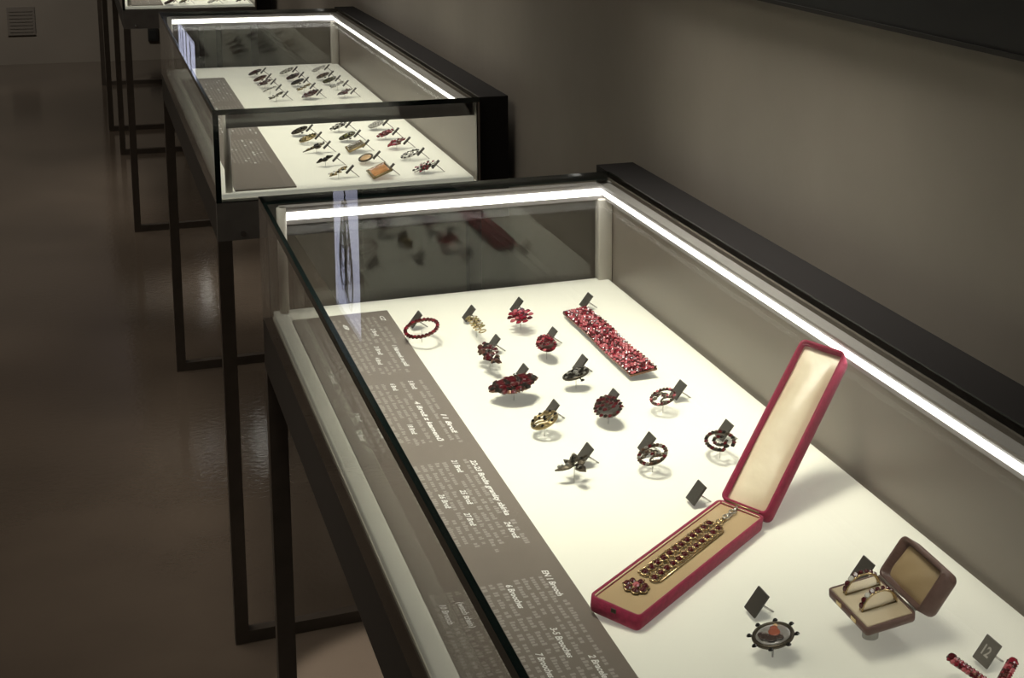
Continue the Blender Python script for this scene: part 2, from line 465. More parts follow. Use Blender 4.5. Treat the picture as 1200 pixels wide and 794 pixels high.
def display_case(x0, yn, yf, W, label):
    L = yf - yn
    e = thing('display_case', label, 'display case', (x0, yn, 0), group=None)
    lg = 0.025
    # legs and foot rails: one U frame at each end
    for y in (0.0, L - lg):
        for x in (0.0, W - lg):
            m = MB(); m.box((x, y, 0.0), (x + lg, y + lg, FRAME_Z - 0.072), 'frame_metal'); m.build('leg', e)
        m = MB(); m.box((lg, y, 0.0), (W - lg, y + lg, lg), 'frame_metal'); m.build('foot_rail', e)
    # metal apron (a shallow tray)
    m = MB()
    a0, a1 = FRAME_Z - 0.072, FRAME_Z
    m.box((0, 0, a0), (W, 0.012, a1), 'apron_lit'); m.box((0, L - 0.012, a0), (W, L, a1), 'apron_shaded')
    m.box((0, 0.012, a0), (0.012, L - 0.012, a1), 'apron_shaded'); m.box((W - 0.012, 0.012, a0), (W, L - 0.012, a1), 'apron_shaded')
    m.box((0.012, 0.012, a0 + 0.02), (W - 0.012, L - 0.012, a0 + 0.03), 'apron_shaded')
    m.build('apron', e)
    m = MB(); m.tube([(0.045, 0.001, a0 + 0.012), (0.045, -0.003, a0 + 0.012)], 0.005, 'steel', 12, smooth=False); m.build('lock', e)
    # deck
    m = MB()
    m.box((0.0115, 0.0115, FRAME_Z), (W - 0.003, L - 0.0115, FRAME_Z + 0.004), 'deck_white')
    m.bevel_box((0.0125, 0.016, FRAME_Z + 0.003), (W - 0.010, L - 0.016, DECK_Z), 'deck_glow', 0.0015, 2)
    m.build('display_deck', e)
    # glass: left side, two ends, top; broad faces clear, sawn edges dark
    def pane(lo, hi, thin, far_clear=False):
        m = MB()
        x0_, y0_, z0_ = lo; x1_, y1_, z1_ = hi
        vs = [(x0_, y0_, z0_), (x1_, y0_, z0_), (x1_, y1_, z0_), (x0_, y1_, z0_), (x0_, y0_, z1_), (x1_, y0_, z1_), (x1_, y1_, z1_), (x0_, y1_, z1_)]
        faces = {'z': [(3, 2, 1, 0), (4, 5, 6, 7)], 'y': [(0, 1, 5, 4), (2, 3, 7, 6)], 'x': [(1, 2, 6, 5), (3, 0, 4, 7)]}
        for ax, fs in faces.items():
            for q, f in enumerate(fs):
                m.add(vs, [f], ('glass_top' if thin == 'z' else 'glass') if ax == thin or (far_clear and ax == 'y' and q == 1) else 'glass_edge')
        return m.build('glass_pane', e)
    pane((0, 0, TOP_Z - GL), (W, L, TOP_Z), 'z')
    pane((0, 0, FRAME_Z), (GL, L, TOP_Z - GL), 'x', True)
    pane((GL, 0, FRAME_Z), (W - 0.004, GL, TOP_Z - GL), 'y')
    pane((GL, L - GL, FRAME_Z), (W - 0.004, L, TOP_Z - GL), 'y')
    # opaque back towards the wall, with its housing
    m = MB(); m.box((W - 0.004, 0.0, FRAME_Z), (W, L, TOP_Z - GL), 'back_panel')
    m.build('back_panel', e)
    # lamp channels with their light strips
    zt = TOP_Z - GL
    body = [(0.006, zt - 0.001), (0.022, zt - 0.001), (0.022, zt - 0.004), (0.011, zt - 0.023), (0.011, zt - 0.028), (0.006, zt - 0.028)]
    lens = [(0.0196, zt - 0.0085), (0.0208, zt - 0.0105), (0.0142, zt - 0.0205), (0.0118, zt - 0.0215)]
    runs = [('far', Matrix(((0, 1, 0, 0), (-1, 0, 0, L - GL), (0, 0, 1, 0), (0, 0, 0, 1))), 0.024, W - 0.006),
            ('back', Matrix(((-1, 0, 0, W - 0.004), (0, 1, 0, 0), (0, 0, 1, 0), (0, 0, 0, 1))), 0.016, L - 0.016),
            ('near', Matrix(((0, 1, 0, 0), (1, 0, 0, GL), (0, 0, 1, 0), (0, 0, 0, 1))), 0.024, W - 0.006)]
    for nm, M, s0, s1 in runs:
        m = MB(); strip_profile(m, 'channel_metal', body, None, s0, s1, M)
        ch = m.build('lamp_channel', e)
        m = MB(); strip_profile(m, 'led', lens, None, s0 + (0.006 if nm == 'far' else 0.026), s1 - (0.012 if nm == 'far' else 0.006), M)
        m.build('light_strip', ch)
    # corner posts that carry the channels
    for y in (0.030, L - 0.030):
        m = MB(); m.tube([(0.026, y, FRAME_Z + 0.004), (0.026, y, zt - 0.001)], 0.0065, 'post_white', 16); m.build('corner_post', e)
    for y0, y1 in ((L - 0.030, L - 0.0105),):
        m = MB(); m.bevel_box((W - 0.026, y0, FRAME_Z + 0.003), (W - 0.0045, y1, zt - 0.026), 'post_white', 0.002); m.build('corner_post', e)
    m = MB(); m.box((W, 0.012, FRAME_Z - 0.072), (W + 0.060, L + 0.06, TOP_Z - 0.002), 'housing')
    m.build('back_housing', e)
    return e


# ------------------------------------------------------------------ label boards
PITCH = 0.0075


def text_board(x0, x1, y0, y1, label, headings, blocks, right_x):
    """board on the deck; text runs towards the camera end (-y) with its top to the wall (+x)"""
    z = DECK_Z
    e = thing('text_board', label, 'text board', ((x0 + x1) / 2, (y0 + y1) / 2, z))
    white_every = 0 if headings else 9
    cx, cy = (x0 + x1) / 2, (y0 + y1) / 2
    m = MB(); m.box((x0 - cx, y0 - cy, 0), (x1 - cx, y1 - cy, 0.003), 'text_board'); m.build('board', e)
    rnd = random.Random(int(1000 * x1) + int(100 * abs(y0)))
    zl = 0.0033
    spans = []
    for body, hx, hy, ln in headings:
        vs, fs = text_mesh(body, 0.0062, 0.25)
        w = max(v.x for v in vs) or 1
        s = ln / w
        vs2 = [(hx - 0.0022 + v.y * 1.25 - cx, hy - v.x * s - cy, zl) for v in vs]
        m = MB(); m.add(vs2, fs, 'text_white'); m.build('heading', e); spans.append((hx, hy, hy - ln))
    b = MB()
    for (ys, ye, k0, k1) in blocks:
        for k in range(k0, k1):
            x = right_x - k * PITCH
            y = ys - rnd.uniform(0, 0.002)
            end = ye + rnd.uniform(0, 0.03)
            while y > end:
                ln = rnd.uniform(0.006, 0.026)
                y2 = max(end, y - ln)
                hit = [sp for sp in spans if abs(sp[0] - x) < PITCH * 0.62 and y2 < sp[1] + 0.003 and y > sp[2] - 0.003]
                if not hit:
                    n = max(2, int((y - y2) / 0.0042))
                    ink = 'text_white' if (white_every and rnd.random() < 1 / white_every) else 'text_grey'
                    for i in range(n):        # letter-like ticks making up a blurred word
                        ya = y - (y - y2) * i / n; yb = ya - (y - y2) / n * 0.72
                        up = rnd.choice((0.0017, 0.0017, 0.0029))
                        b.add([(x - 0.0016 - cx, ya - cy, zl), (x + up - cx, ya - cy, zl), (x + up - cx, yb - cy, zl), (x - 0.0016 - cx, yb - cy, zl)],
                              [(0, 1, 2, 3)], ink)
                y = y2 - rnd.uniform(0.003, 0.006)
    if b.v:
        b.build('body_lettering', e)
    return e


# ------------------------------------------------------------------ jewellery
class Plane:
    """a tilted plane facing the visitor's side (-x): u runs along -y, v climbs towards the wall, n looks up and out"""
    def __init__(self, c, th):
        self.c = Vector(c)
        self.u = Vector((0, -1, 0)); self.v = Vector((cos(th), 0, sin(th))); self.n = Vector((-sin(th), 0, cos(th)))

    def __call__(self, s, t, h=0.0):
        return self.c + self.u * s + self.v * t + self.n * h

    def M(self):
        return Matrix((self.u, self.v, self.n)).transposed()


def gem_ring(m, P, a, b, n, r, mats, h=0.001, ph=0.0, arc=(0, 2 * pi)):
    full = abs(arc[1] - arc[0] - 2 * pi) < 1e-6
    for i in range(n):
        t = arc[0] + (arc[1] - arc[0]) * (i / n if full else i / (n - 1)) + ph
        m.gem(P(b * cos(t), a * sin(t), h), r, P.n, mats[i % len(mats)], sx=1.0, ax=P.u)


def ell(P, a, b, n=28, h=0.0, arc=(0, 2 * pi), k=1.0):
    full = abs(arc[1] - arc[0] - 2 * pi) < 1e-6
    return [P(k * b * cos(arc[0] + (arc[1] - arc[0]) * i / (n if full else n - 1)), k * a * sin(arc[0] + (arc[1] - arc[0]) * i / (n if full else n - 1)), h) for i in range(n)]


def disc(m, P, a, b, mat, h0=-0.0015, h1=0.0, n=20):
    lo = [P(b * cos(2 * pi * i / n), a * sin(2 * pi * i / n), h0) for i in range(n)]
    hi = [P(b * 0.94 * cos(2 * pi * i / n), a * 0.94 * sin(2 * pi * i / n), h1) for i in range(n)]
    fs = [tuple(range(n))[::-1], tuple(range(n, 2 * n))] + [(i, (i + 1) % n, n + (i + 1) % n, n + i) for i in range(n)]
    m.add(lo + hi, fs, mat)


def leaf(m, P, s, t, ang, ln, wd, mat, h=0.001):
    d = (cos(ang), sin(ang)); q = (-d[1], d[0])
    pts = [(0, 0), (0.3, 0.5), (0.65, 0.42), (1, 0), (0.65, -0.42), (0.3, -0.5)]
    top = [P(s + d[0] * ln * x + q[0] * wd * y, t + d[1] * ln * x + q[1] * wd * y, h + 0.0006) for x, y in pts]
    mid = P(s + d[0] * ln * 0.45, t + d[1] * ln * 0.45, h + 0.0025)
    bot = [P(s + d[0] * ln * x + q[0] * wd * y, t + d[1] * ln * x + q[1] * wd * y, h - 0.001) for x, y in pts]
    fs = [(i, (i + 1) % 6, 12) for i in range(6)] + [(6 + i, 6 + (i + 1) % 6, (i + 1) % 6, i) for i in range(6)] + [(11, 10, 9, 8, 7, 6)]
    m.add(top + bot + [mid], fs, mat)


def piece(kind, c, a, b, label, cat='brooch', th=radians(15), metal='dark_metal', gems=('garnet',), gr=0.0028, name='brooch', group=None, seed=0, dz=None):
    rnd = random.Random(seed)
    c = Vector(c)
    foot = Vector((c.x, c.y, DECK_Z))
    e = thing(name, label, cat, tuple(foot), group=group)
    P = Plane(c - foot, th)
    s = MB(); g = MB()
    asp = b / a if a else 1
    if kind == 'ring':
        s.tube(ell(P, a, b, 36), 0.0016, metal, 6, closed=True)
        gem_ring(g, P, a, b, 26, gr, gems, 0.001)
        gem_ring(g, P, a, b, 26, gr * 0.8, gems[::-1], -0.0015, pi / 26)
    elif kind == 'wreath':
        s.tube(ell(P, a, b, 32), 0.0015, metal, 6, closed=True)
        gem_ring(g, P, a, b, 22, gr, gems, 0.001)
        s.tube([P(b * (-0.75 + 1.5 * i / 10), a * 0.45 * sin(i * 0.75 - 1.2), 0) for i in range(11)], 0.0011, metal, 6)
        for i in range(5):
            t = -0.5 + 0.25 * i
            leaf(s, P, b * t, a * 0.4 * sin(t * 5), pi / 2 + (i % 2) * pi, a * 0.5, a * 0.35, metal)
            g.gem(P(b * t, a * 0.35 * sin(t * 5), 0.0015), gr * 0.9, P.n, gems[i % len(gems)])
    elif kind == 'rosette':
        disc(s, P, a, b, metal)
        for k, n in ((0.92, 18), (0.58, 11), (0.25, 5)):
            gem_ring(g, P, a * k, b * k, n, gr, gems, 0.0012 + (1 - k) * 0.004, k)
        g.gem(P(0, 0, 0.005), gr * 1.3, P.n, gems[0])
    elif kind == 'flower':
        disc(s, P, a * 0.6, b * 0.6, metal)
        n = 10
        for i in range(n):
            t = 2 * pi * i / n
            s.tube([P(0, 0, 0), P(b * 0.9 * cos(t), a * 0.9 * sin(t), 0.001)], 0.0009, metal, 5)
            g.gem(P(b * cos(t), a * sin(t), 0.001), gr * 1.15, P.n, gems[i % len(gems)])
        gem_ring(g, P, a * 0.6, b * 0.6, n, gr, gems, 0.003, 0.3)
        gem_ring(g, P, a * 0.28, b * 0.28, 5, gr, gems, 0.0045)
    elif kind == 'dome':
        disc(s, P, a, b, metal)
        for k, n in ((1.0, 18), (0.75, 13), (0.48, 8), (0.2, 4)):
            gem_ring(g, P, a * k, b * k, n, gr, gems, 0.009 * math.sqrt(max(0, 1 - k * k)) + 0.001, k)
    elif kind == 'spray':
        s.tube([P(b * (-1 + 2 * i / 8), a * 0.4 * sin(i * 0.9), 0) for i in range(9)], 0.0013, metal, 6)
        for i in range(44):
            t = -1 + 2 * i / 43
            w = a * (0.35 + 0.65 * cos(t * 1.4))
            g.gem(P(b * t, rnd.uniform(-1, 1) * w, 0.001 + rnd.random() * 0.003), gr * rnd.uniform(0.8, 1.25), P.n + P.u * rnd.uniform(-.3, .3) + P.v * rnd.uniform(-.3, .3), gems[i % len(gems)])
        leaf(s, P, b * 0.6, 0, 0.3, b * 0.55, a * 0.6, metal)
        leaf(s, P, -b * 0.6, 0, pi + 0.4, b * 0.5, a * 0.6, metal)
        leaf(s, P, b * 0.1, a * 0.2, pi / 2 + 0.3, a * 1.1, a * 0.5, metal)
    elif kind == 'wide':
        for cx_, k in ((-0.0, 1.0), (-0.55, 0.8), (0.55, 0.8)):
            pass
        # the long axis runs up the slope (v); three rosettes with pointed leaf ends
        for cv, k in ((0.0, 1.0), (-0.5, 0.82), (0.5, 0.82)):
            disc(s, Plane(P(0, a * cv, 0), th), a * 0.30 * k, b * 0.62 * k, metal)
            Q = Plane(P(0, a * cv, 0), th)
            gem_ring(g, Q, a * 0.30 * k, b * 0.72 * k, 11, gr, gems, 0.002)
            gem_ring(g, Q, a * 0.15 * k, b * 0.36 * k, 6, gr, gems[::-1], 0.004, 0.4)
            g.gem(Q(0, 0, 0.006), gr * 1.2, P.n, gems[0])
        for sg in (-1, 1):
            leaf(s, P, 0, sg * a * 0.72, sg * pi / 2, a * 0.34, b * 0.5, metal)
            for j in (-1, 1):
                leaf(s, P, j * b * 0.2, sg * a * 0.6, sg * (pi / 2 + j * 0.5), a * 0.36, b * 0.4, metal)
                g.gem(P(j * b * 0.3, sg * a * 0.74, 0.0025), gr, P.n, gems[1 % len(gems)])
            g.gem(P(0, sg * a * 0.88, 0.0025), gr, P.n, gems[1 % len(gems)])
        for i in range(16):
            t = 2 * pi * (i + 0.5 * rnd.random()) / 16; k = rnd.uniform(0.8, 1.08)
            g.gem(P(b * 0.95 * k * cos(t), a * 0.9 * k * sin(t), 0.001 + 0.002 * rnd.random()), gr * rnd.uniform(0.7, 1.0), P.n + P.u * 0.5 * cos(t) + P.v * 0.5 * sin(t), gems[i % len(gems)])
        for j in range(5):
            leaf(s, P, -b * 0.55, a * (-0.5 + 0.25 * j), pi + 0.3 * (j - 2), b * 0.5, a * 0.2, metal)
            leaf(s, P, b * 0.55, a * (-0.5 + 0.25 * j), -0.3 * (j - 2), b * 0.5, a * 0.2, metal)
    elif kind == 'oval':
        disc(s, P, a, b, metal)
        s.tube(ell(P, a, b, 26, 0.0005), 0.0012, metal, 6, closed=True)
        gem_ring(g, P, a * 0.82, b * 0.82, 18, gr, gems, 0.001)
        gem_ring(g, P, a * 0.45, b * 0.45, 9, gr, gems[::-1], 0.0025)
        g.gem(P(0, 0, 0.003), gr * 1.5, P.n, gems[-1])
        s.tube([P(b * 0.9, 0, 0), P(b * 1.25, a * 0.1, -0.003)], 0.0008, metal, 5)
        g.gem(P(b * 1.35, a * 0.12, -0.003), gr * 1.1, P.n, gems[0])
    elif kind == 'openoval':
        s.tube(ell(P, a, b, 30), 0.0020, metal, 7, closed=True)
        s.tube(ell(P, a * 0.82, b * 0.82, 26, 0.001), 0.0008, metal, 5, closed=True)
        for j in (-0.45, 0.0, 0.45):
            s.tube([P(b * (j + 0.25 * (i / 8 - 0.5)), a * (-0.8 + 1.6 * i / 8) * (1 - 0.2 * abs(j)), 0.001 * sin(i)) for i in range(9)], 0.0012, metal, 6)
        gem_ring(g, P, a * 0.95, b * 0.95, 14, gr * 0.75, gems, 0.0018)
        for i in range(6):
            g.gem(P(b * rnd.uniform(-.5, .5), a * rnd.uniform(-.6, .6), 0.002), gr * 0.8, P.n, gems[i % len(gems)])
    elif kind == 'crescent':
        s.tube(ell(P, a, b, 30, 0, (0.5, 5.9)), 0.0014, metal, 6)
        gem_ring(g, P, a, b, 20, gr, gems, 0.001, 0, (0.5, 5.9))
        s.tube(ell(P, a * 0.45, b * 0.45, 20, 0, (2.2, 7.2)), 0.0011, metal, 6)
        gem_ring(g, P, a * 0.45, b * 0.45, 9, gr * 0.9, gems, 0.001, 0, (2.2, 7.2))
        g.gem(P(b * 0.75, 0, 0.001), gr * 1.3, P.n, gems[0])
    elif kind == 'bow':
        bodym = Matrix((P.u, P.v, P.n)).transposed()
        for (s0, t0, an, ln, wd) in ((0.05, 0.1, -pi / 2 - 0.25, a * 1.75, b * 0.42), (-0.1, 0.0, pi - 0.35, b * 1.05, a * 0.75),
                                     (0.15, 0.1, 0.2, b * 0.95, a * 0.75), (0.1, 0.2, pi / 2 + 0.2, a * 0.9, b * 0.4), (-0.1, -0.1, pi + 0.25, b * 0.8, a * 0.5)):
            leaf(s, P, b * s0, a * t0, an, ln, wd, metal, 0.001)
        for i in range(18):
            an = rnd.choice((-pi / 2 - 0.25, pi - 0.35, 0.2, pi / 2 + 0.2)); rr = rnd.uniform(0.25, 0.95)
            g.gem(P(b * cos(an) * rr * 0.9, a * sin(an) * rr * 1.3, 0.003), gr * rnd.uniform(0.7, 1.1), P.n, gems[i % len(gems)])
        g.gem(P(0, 0, 0.005), gr * 1.3, P.n, gems[0])
    elif kind == 'bar':
        s.tube([P(0, -a, 0), P(0, -a * 0.5, 0.001), P(0, a * 0.5, 0.001), P(0, a, 0)], [0.0008, 0.0018, 0.0018, 0.0008], metal, 6)
        for i in range(9):
            g.gem(P(0, a * (-0.85 + 1.7 * i / 8), 0.0018), gr * (1.0 - 0.4 * abs(i - 4) / 4), P.n, gems[i % len(gems)])
    elif kind == 'sprig':
        s.tube([P(b * 0.5 * sin(i * 0.7), a * (-1 + 2 * i / 9), 0.0004 * i) for i in range(10)], 0.0012, metal, 6)
        for i in range(7):
            t = -0.9 + 0.28 * i
            leaf(s, P, b * 0.3 * sin(i), a * t, (0.5 if i % 2 else pi - 0.5), b * 0.75, a * 0.32, metal)
            g.gem(P(b * 0.4 * (1 if i % 2 else -1), a * t, 0.0022), gr, P.n, gems[i % len(gems)])
    elif kind == 'lobes':
        for an, k in ((-pi / 2, 1.0), (pi / 2, 1.0), (0.0, 0.9)):
            leaf(s, P, 0, 0, an, (a if abs(cos(an)) < 0.5 else b) * k, b * 0.7 if abs(cos(an)) < 0.5 else a * 0.7, metal, 0.002)
            for j in range(3):
                rr = 0.4 + 0.22 * j
                g.gem(P(b * cos(an) * rr, a * sin(an) * rr, 0.0045 - 0.001 * j), gr * (1.5 - 0.3 * j), P.n, gems[j % len(gems)])
        g.gem(P(0, 0, 0.004), gr, P.n, gems[0])
    elif kind == 'plaque':
        s.tube([P(-b, -a, 0), P(b, -a, 0), P(b, a, 0), P(-b, a, 0)], 0.0024, metal, 6, closed=True)
        M = P.M().to_4x4(); M.translation = P.c
        g.bevel_box((-b * 0.90, -a * 0.86, -0.001), (b * 0.90, a * 0.86, 0.0028), gems[0], 0.0012, 2, M)
    elif kind == 'cabochon':
        s.tube(ell(P, a, b, 28), 0.0020, metal, 7, closed=True)
        g.ball(P(0, 0, 0), 1.0, gems[0], P.M(), 2, (b * 0.92, a * 0.92, 0.0035))
    elif kind == 'pendant':
        s.tube([P(b * (-1 + 1.7 * i / 6), 0, 0) for i in range(7)], 0.0011, metal, 6)
        s.tube(ell(Plane(P(b * 0.93, 0, 0), th), a * 0.7, b * 0.12, 16), 0.0010, metal, 6, closed=True)
        for i in range(11):
            g.gem(P(b * (-0.75 + 1.4 * i / 10), a * (0.55 if i % 2 else -0.55), 0.0015), gr, P.n, gems[i % len(gems)])
            leaf(s, P, b * (-0.75 + 1.4 * i / 10), 0, pi / 2 if i % 2 else -pi / 2, a * 1.2, b * 0.14, metal)
    if s.v:
        s.build('setting', e)
    if g.v:
        g.build('stones', e)
    # steel mounting pin down to the deck, ending in a small foot
    p = MB()
    p.tube([P(0, 0, -0.001), (0, 0, 0)], 0.0005, 'pin_clear', 6)
    p.build('mount_pin', e)
    return e


def number_tag(c, label, group, th=radians(52), num=None, w=0.020, h=0.022):
    c = Vector(c)
    d = Vector((-sin(th), 0, cos(th)))
    foot = c - d * ((c.z - DECK_Z) / d.z)
    e = thing('number_tag', label, 'number tag', tuple(foot), group=group)
    P = Plane(c - foot, th)
    M = P.M().to_4x4(); M.translation = P.c
    m = MB(); m.bevel_box((-w / 2, -h / 2, -0.0012), (w / 2, h / 2, 0.0014), 'tag_light' if num else 'tag_grey', 0.0004, 1, M, False); m.build('plate', e)
    if num:
        vs, fs = text_mesh(num, 0.012)
        wx = max(v.x for v in vs)
        q = MB(); q.add([P(-wx / 2 + v.x, -0.004 + v.y, 0.0017) for v in vs], fs, 'tag_text'); q.build('numeral', e)
    p = MB(); p.tube([P(0, 0, -0.001), (0, 0, 0)], 0.0009, 'steel', 6); p.build('pin', e)
    return e


# ------------------------------------------------------------------ nearest case contents
def near_jewellery():
    A = PIECES
    TG = 'number tags in the nearest case'
    def pc(k, kind, label, cat='brooch', name='brooch', **kw):
        c, a, b = A[k]
        b = min(max(b, 0.010), 0.030); a = max(a, 0.008)
        kw.setdefault('a', a); kw.setdefault('b', b)
        aa = kw.pop('a'); bb = kw.pop('b')
        piece(kind, c, aa, bb, label, cat, name=name, seed=len(k) * 7 + ord(k[0]), **kw)
    D = radians
    pc('ring', 'ring', 'open garnet bracelet standing as a ring beside the text board', 'bracelet', 'garnet_bracelet', metal='tombac', gems=('garnet', 'garnet', 'garnet_red'), gr=0.0029, a=0.0210, b=0.031, th=D(14))
    pc('pendant', 'pendant', 'slim gold and olive pendant with a hanging loop', 'pendant', 'pendant', metal='old_gold', gems=('olive_stone', 'clear_stone', 'onyx'), gr=0.0026, a=0.0065, b=0.036)
    pc('cluster', 'flower', 'round red flower brooch with pink stones beside the wide garnet bracelet', metal='tombac', gems=('garnet_red', 'garnet', 'garnet_pink'), gr=0.0036, a=0.0135, b=0.024)
    pc('spray', 'spray', 'dark red spray brooch standing between the pendant and the big winged brooch', metal='tombac', gems=('garnet', 'garnet', 'onyx', 'tombac'), gr=0.0038, a=0.0095, b=0.034)
    pc('dome', 'dome', 'small domed brooch packed with bright red garnets', metal='tombac', gems=('garnet', 'garnet_red', 'garnet', 'garnet_pink', 'garnet'), gr=0.0026, a=0.0105, b=0.022)
    pc('wide', 'wide', 'biggest dark garnet brooch, wide with leafy pointed ends', metal='tombac', gems=('garnet', 'onyx', 'garnet'), gr=0.0042, a=0.0285, b=0.026, th=D(9))
    pc('oval', 'oval', 'flat dark oval brooch with a single black drop', metal='dark_metal', gems=('onyx', 'onyx', 'silver'), gr=0.0024, a=0.0160, b=0.013)
    pc('gold', 'openoval', 'open oval brooch in old gold with twisted bars', metal='old_gold', gems=('old_gold', 'onyx'), gr=0.0030, a=0.0145, b=0.016, th=D(24))
    pc('round', 'dome', 'round dark brooch with violet garnets and a silver rim', metal='silver', gems=('garnet', 'onyx', 'garnet', 'dark_metal'), gr=0.0029, a=0.0140, b=0.023, th=D(20))
    pc('wreath', 'wreath', 'open oval wreath brooch set with small pink stones', metal='dark_metal', gems=('garnet', 'dark_metal', 'garnet', 'garnet_pink'), gr=0.0021, a=0.0140, b=0.018, th=D(22))
    pc('bow', 'bow', 'dark winged brooch like a fly, closest brooch to the text board', metal='dark_metal', gems=('onyx', 'dark_metal', 'silver'), gr=0.0024, a=0.0125, b=0.022)
    pc('oval2', 'wreath', 'silvery open oval wreath brooch with twisted rim', metal='dark_metal', gems=('tombac', 'dark_metal', 'garnet', 'silver'), gr=0.0026, a=0.0145, b=0.019, th=D(22))
    pc('cres', 'crescent', 'open curling crescent brooch beside the raised red lid', metal='dark_metal', gems=('onyx', 'garnet', 'dark_metal'), gr=0.0028, a=0.0135, b=0.023)
    # painted oval with knobs
    c, a, b = A['cameo']; c = Vector(c); th = radians(10)
    a, b = 0.0158, 0.0165
    foot = Vector((c.x, c.y, DECK_Z))
    e = thing('cameo_brooch', 'oval brooch with a painted figure and knobbed dark frame', 'brooch', tuple(foot))
    P = Plane(c - foot, th)
    m = MB(); m.tube(ell(P, a, b, 32), 0.0019, 'dark_metal', 8, closed=True); disc(m, P, a, b, 'dark_metal', -0.002, -0.0005); m.build('frame', e)
    m = MB(); m.ball(P(0, 0, 0), 1.0, 'cameo_white', P.M(), 3, (b * 0.93, a * 0.93, 0.0035)); st = m.build('painted_stone', e)
    m = MB()
    for (s_, t_, r_, k_) in ((0.001, 0.001, 0.0062, 'enamel_red'), (-0.004, 0.003, 0.0042, 'enamel_red'), (0.006, -0.004, 0.0064, 'enamel_brown'),
                             (0.001, -0.008, 0.0058, 'enamel_brown'), (-0.0075, 0.006, 0.0026, 'pale_amber'), (0.009, 0.002, 0.0042, 'enamel_brown'), (-0.003, -0.009, 0.004, 'enamel_brown')):
        zz = 0.0035 * math.sqrt(max(0.0, 1 - (s_ / b) ** 2 - (t_ / a) ** 2))
        m.ball(P(s_, t_, zz), 1.0, k_, P.M(), 2, (r_, r_ * 0.8, 0.0006))
    m.build('painted_figure', st)
    for i in range(8):
        t = 2 * pi * (i + 0.3) / 8
        m = MB(); m.tube([P(b * cos(t), a * sin(t), 0), P(b * 1.2 * cos(t), a * 1.2 * sin(t), 0)], 0.0010, 'dark_metal', 6)
        m.gem(P(b * 1.24 * cos(t), a * 1.24 * sin(t), 0.0005), 0.0024, P.n, 'onyx'); m.build('knob', e)
    m = MB(); m.tube([P(0, 0, -0.002), (0, 0, 0)], 0.0009, 'steel', 6); m.build('mount_pin', e)
    # broad woven garnet bracelet
    e = thing('garnet_bracelet', 'broad bracelet densely set with bright red garnets, lying straight', 'bracelet', (0.397, -0.322, DECK_Z))
    m = MB()
    nx, ny = 9, 52
    Ln, Wd = 0.276, 0.0355
    def bz(s, t): return 0.010 + 0.0045 * (s / Wd) + 0.0012 * sin(t * 40)
    ver = []; fac = []
    for j in range(13):
        yy = Ln / 2 - Ln * j / 12
        for s in (-Wd / 2, Wd / 2):
            ver += [(s, yy, bz(s, yy)), (s, yy, bz(s, yy) - 0.0025)]
    for j in range(12):
        o = j * 4
        fac += [(o, o + 2, o + 6, o + 4), (o + 1, o + 5, o + 7, o + 3), (o, o + 4, o + 5, o + 1), (o + 2, o + 3, o + 7, o + 6)]
    fac += [(0, 1, 3, 2), (48, 50, 51, 49)]
    m.add(ver, fac, 'tombac'); m.build('band', e)
    m = MB(); rnd = random.Random(11)
    for j in range(ny):
        for i in range(nx):
            s = -Wd / 2 + Wd * (i + 0.5 + (0.25 if j % 2 else -0.25)) / nx; yy = Ln / 2 - Ln * (j + 0.5) / ny
            nrm = Vector((rnd.uniform(-.45, .25), rnd.uniform(-.35, .35), 1))
            m.gem((s + rnd.uniform(-.0005, .0005), yy, bz(s, yy) + 0.001), 0.00235 * rnd.uniform(0.85, 1.1), nrm,
                  rnd.choice(('garnet_red', 'garnet_pink', 'garnet', 'garnet_pink', 'garnet')), h=0.6, sx=1.15, ax=(0, 1, 0))
    m.build('stones', e)
    for y in (-0.11, 0.0, 0.11):
        m = MB(); m.tube([(0, y, 0), (0, y, 0.009)], 0.0012, 'steel', 6); m.build('mount_pin', e)
    # two-armed garnet ornament at the near edge of the view
    e = thing('garnet_collar', 'V-shaped collar piece of red garnets in front of the tag numbered 12', 'necklace', (0.402, -1.222, DECK_Z))
    s = MB(); g = MB(); rnd = random.Random(5)
    for (x1, y1) in ((-0.0125, 0.036), (0.029, 0.012)):
        p0 = Vector((-0.001, -0.012, 0.010)); p1 = Vector((x1, y1, 0.014))
        s.tube([p0, p0.lerp(p1, 0.5) + Vector((0, 0, 0.002)), p1], [0.003, 0.0028, 0.0022], 'tombac', 8)
        dirv = (p1 - p0).normalized(); side = dirv.cross(Vector((0, 0, 1))).normalized()
        for i in range(13):
            q = p0.lerp(p1, i / 12)
            for j in (-1, 0, 1):
                g.gem(q + side * j * 0.0032 + Vector((0, 0, 0.0035 - 0.0008 * abs(j))), 0.0022, (side * j * 0.4 + Vector((0, 0, 1))), rnd.choice(('garnet_red', 'garnet', 'garnet_pink')))
        g.gem(p1 + Vector((0, 0, 0.003)), 0.0046, (-.3, -.2, 1), 'garnet' if x1 < 0 else 'garnet_red')
    s.build('setting', e); g.build('stones', e)
    m = MB(); m.tube([(0, -0.012, 0), (0, -0.012, 0.010)], 0.001, 'steel', 6); m.build('mount_pin', e)
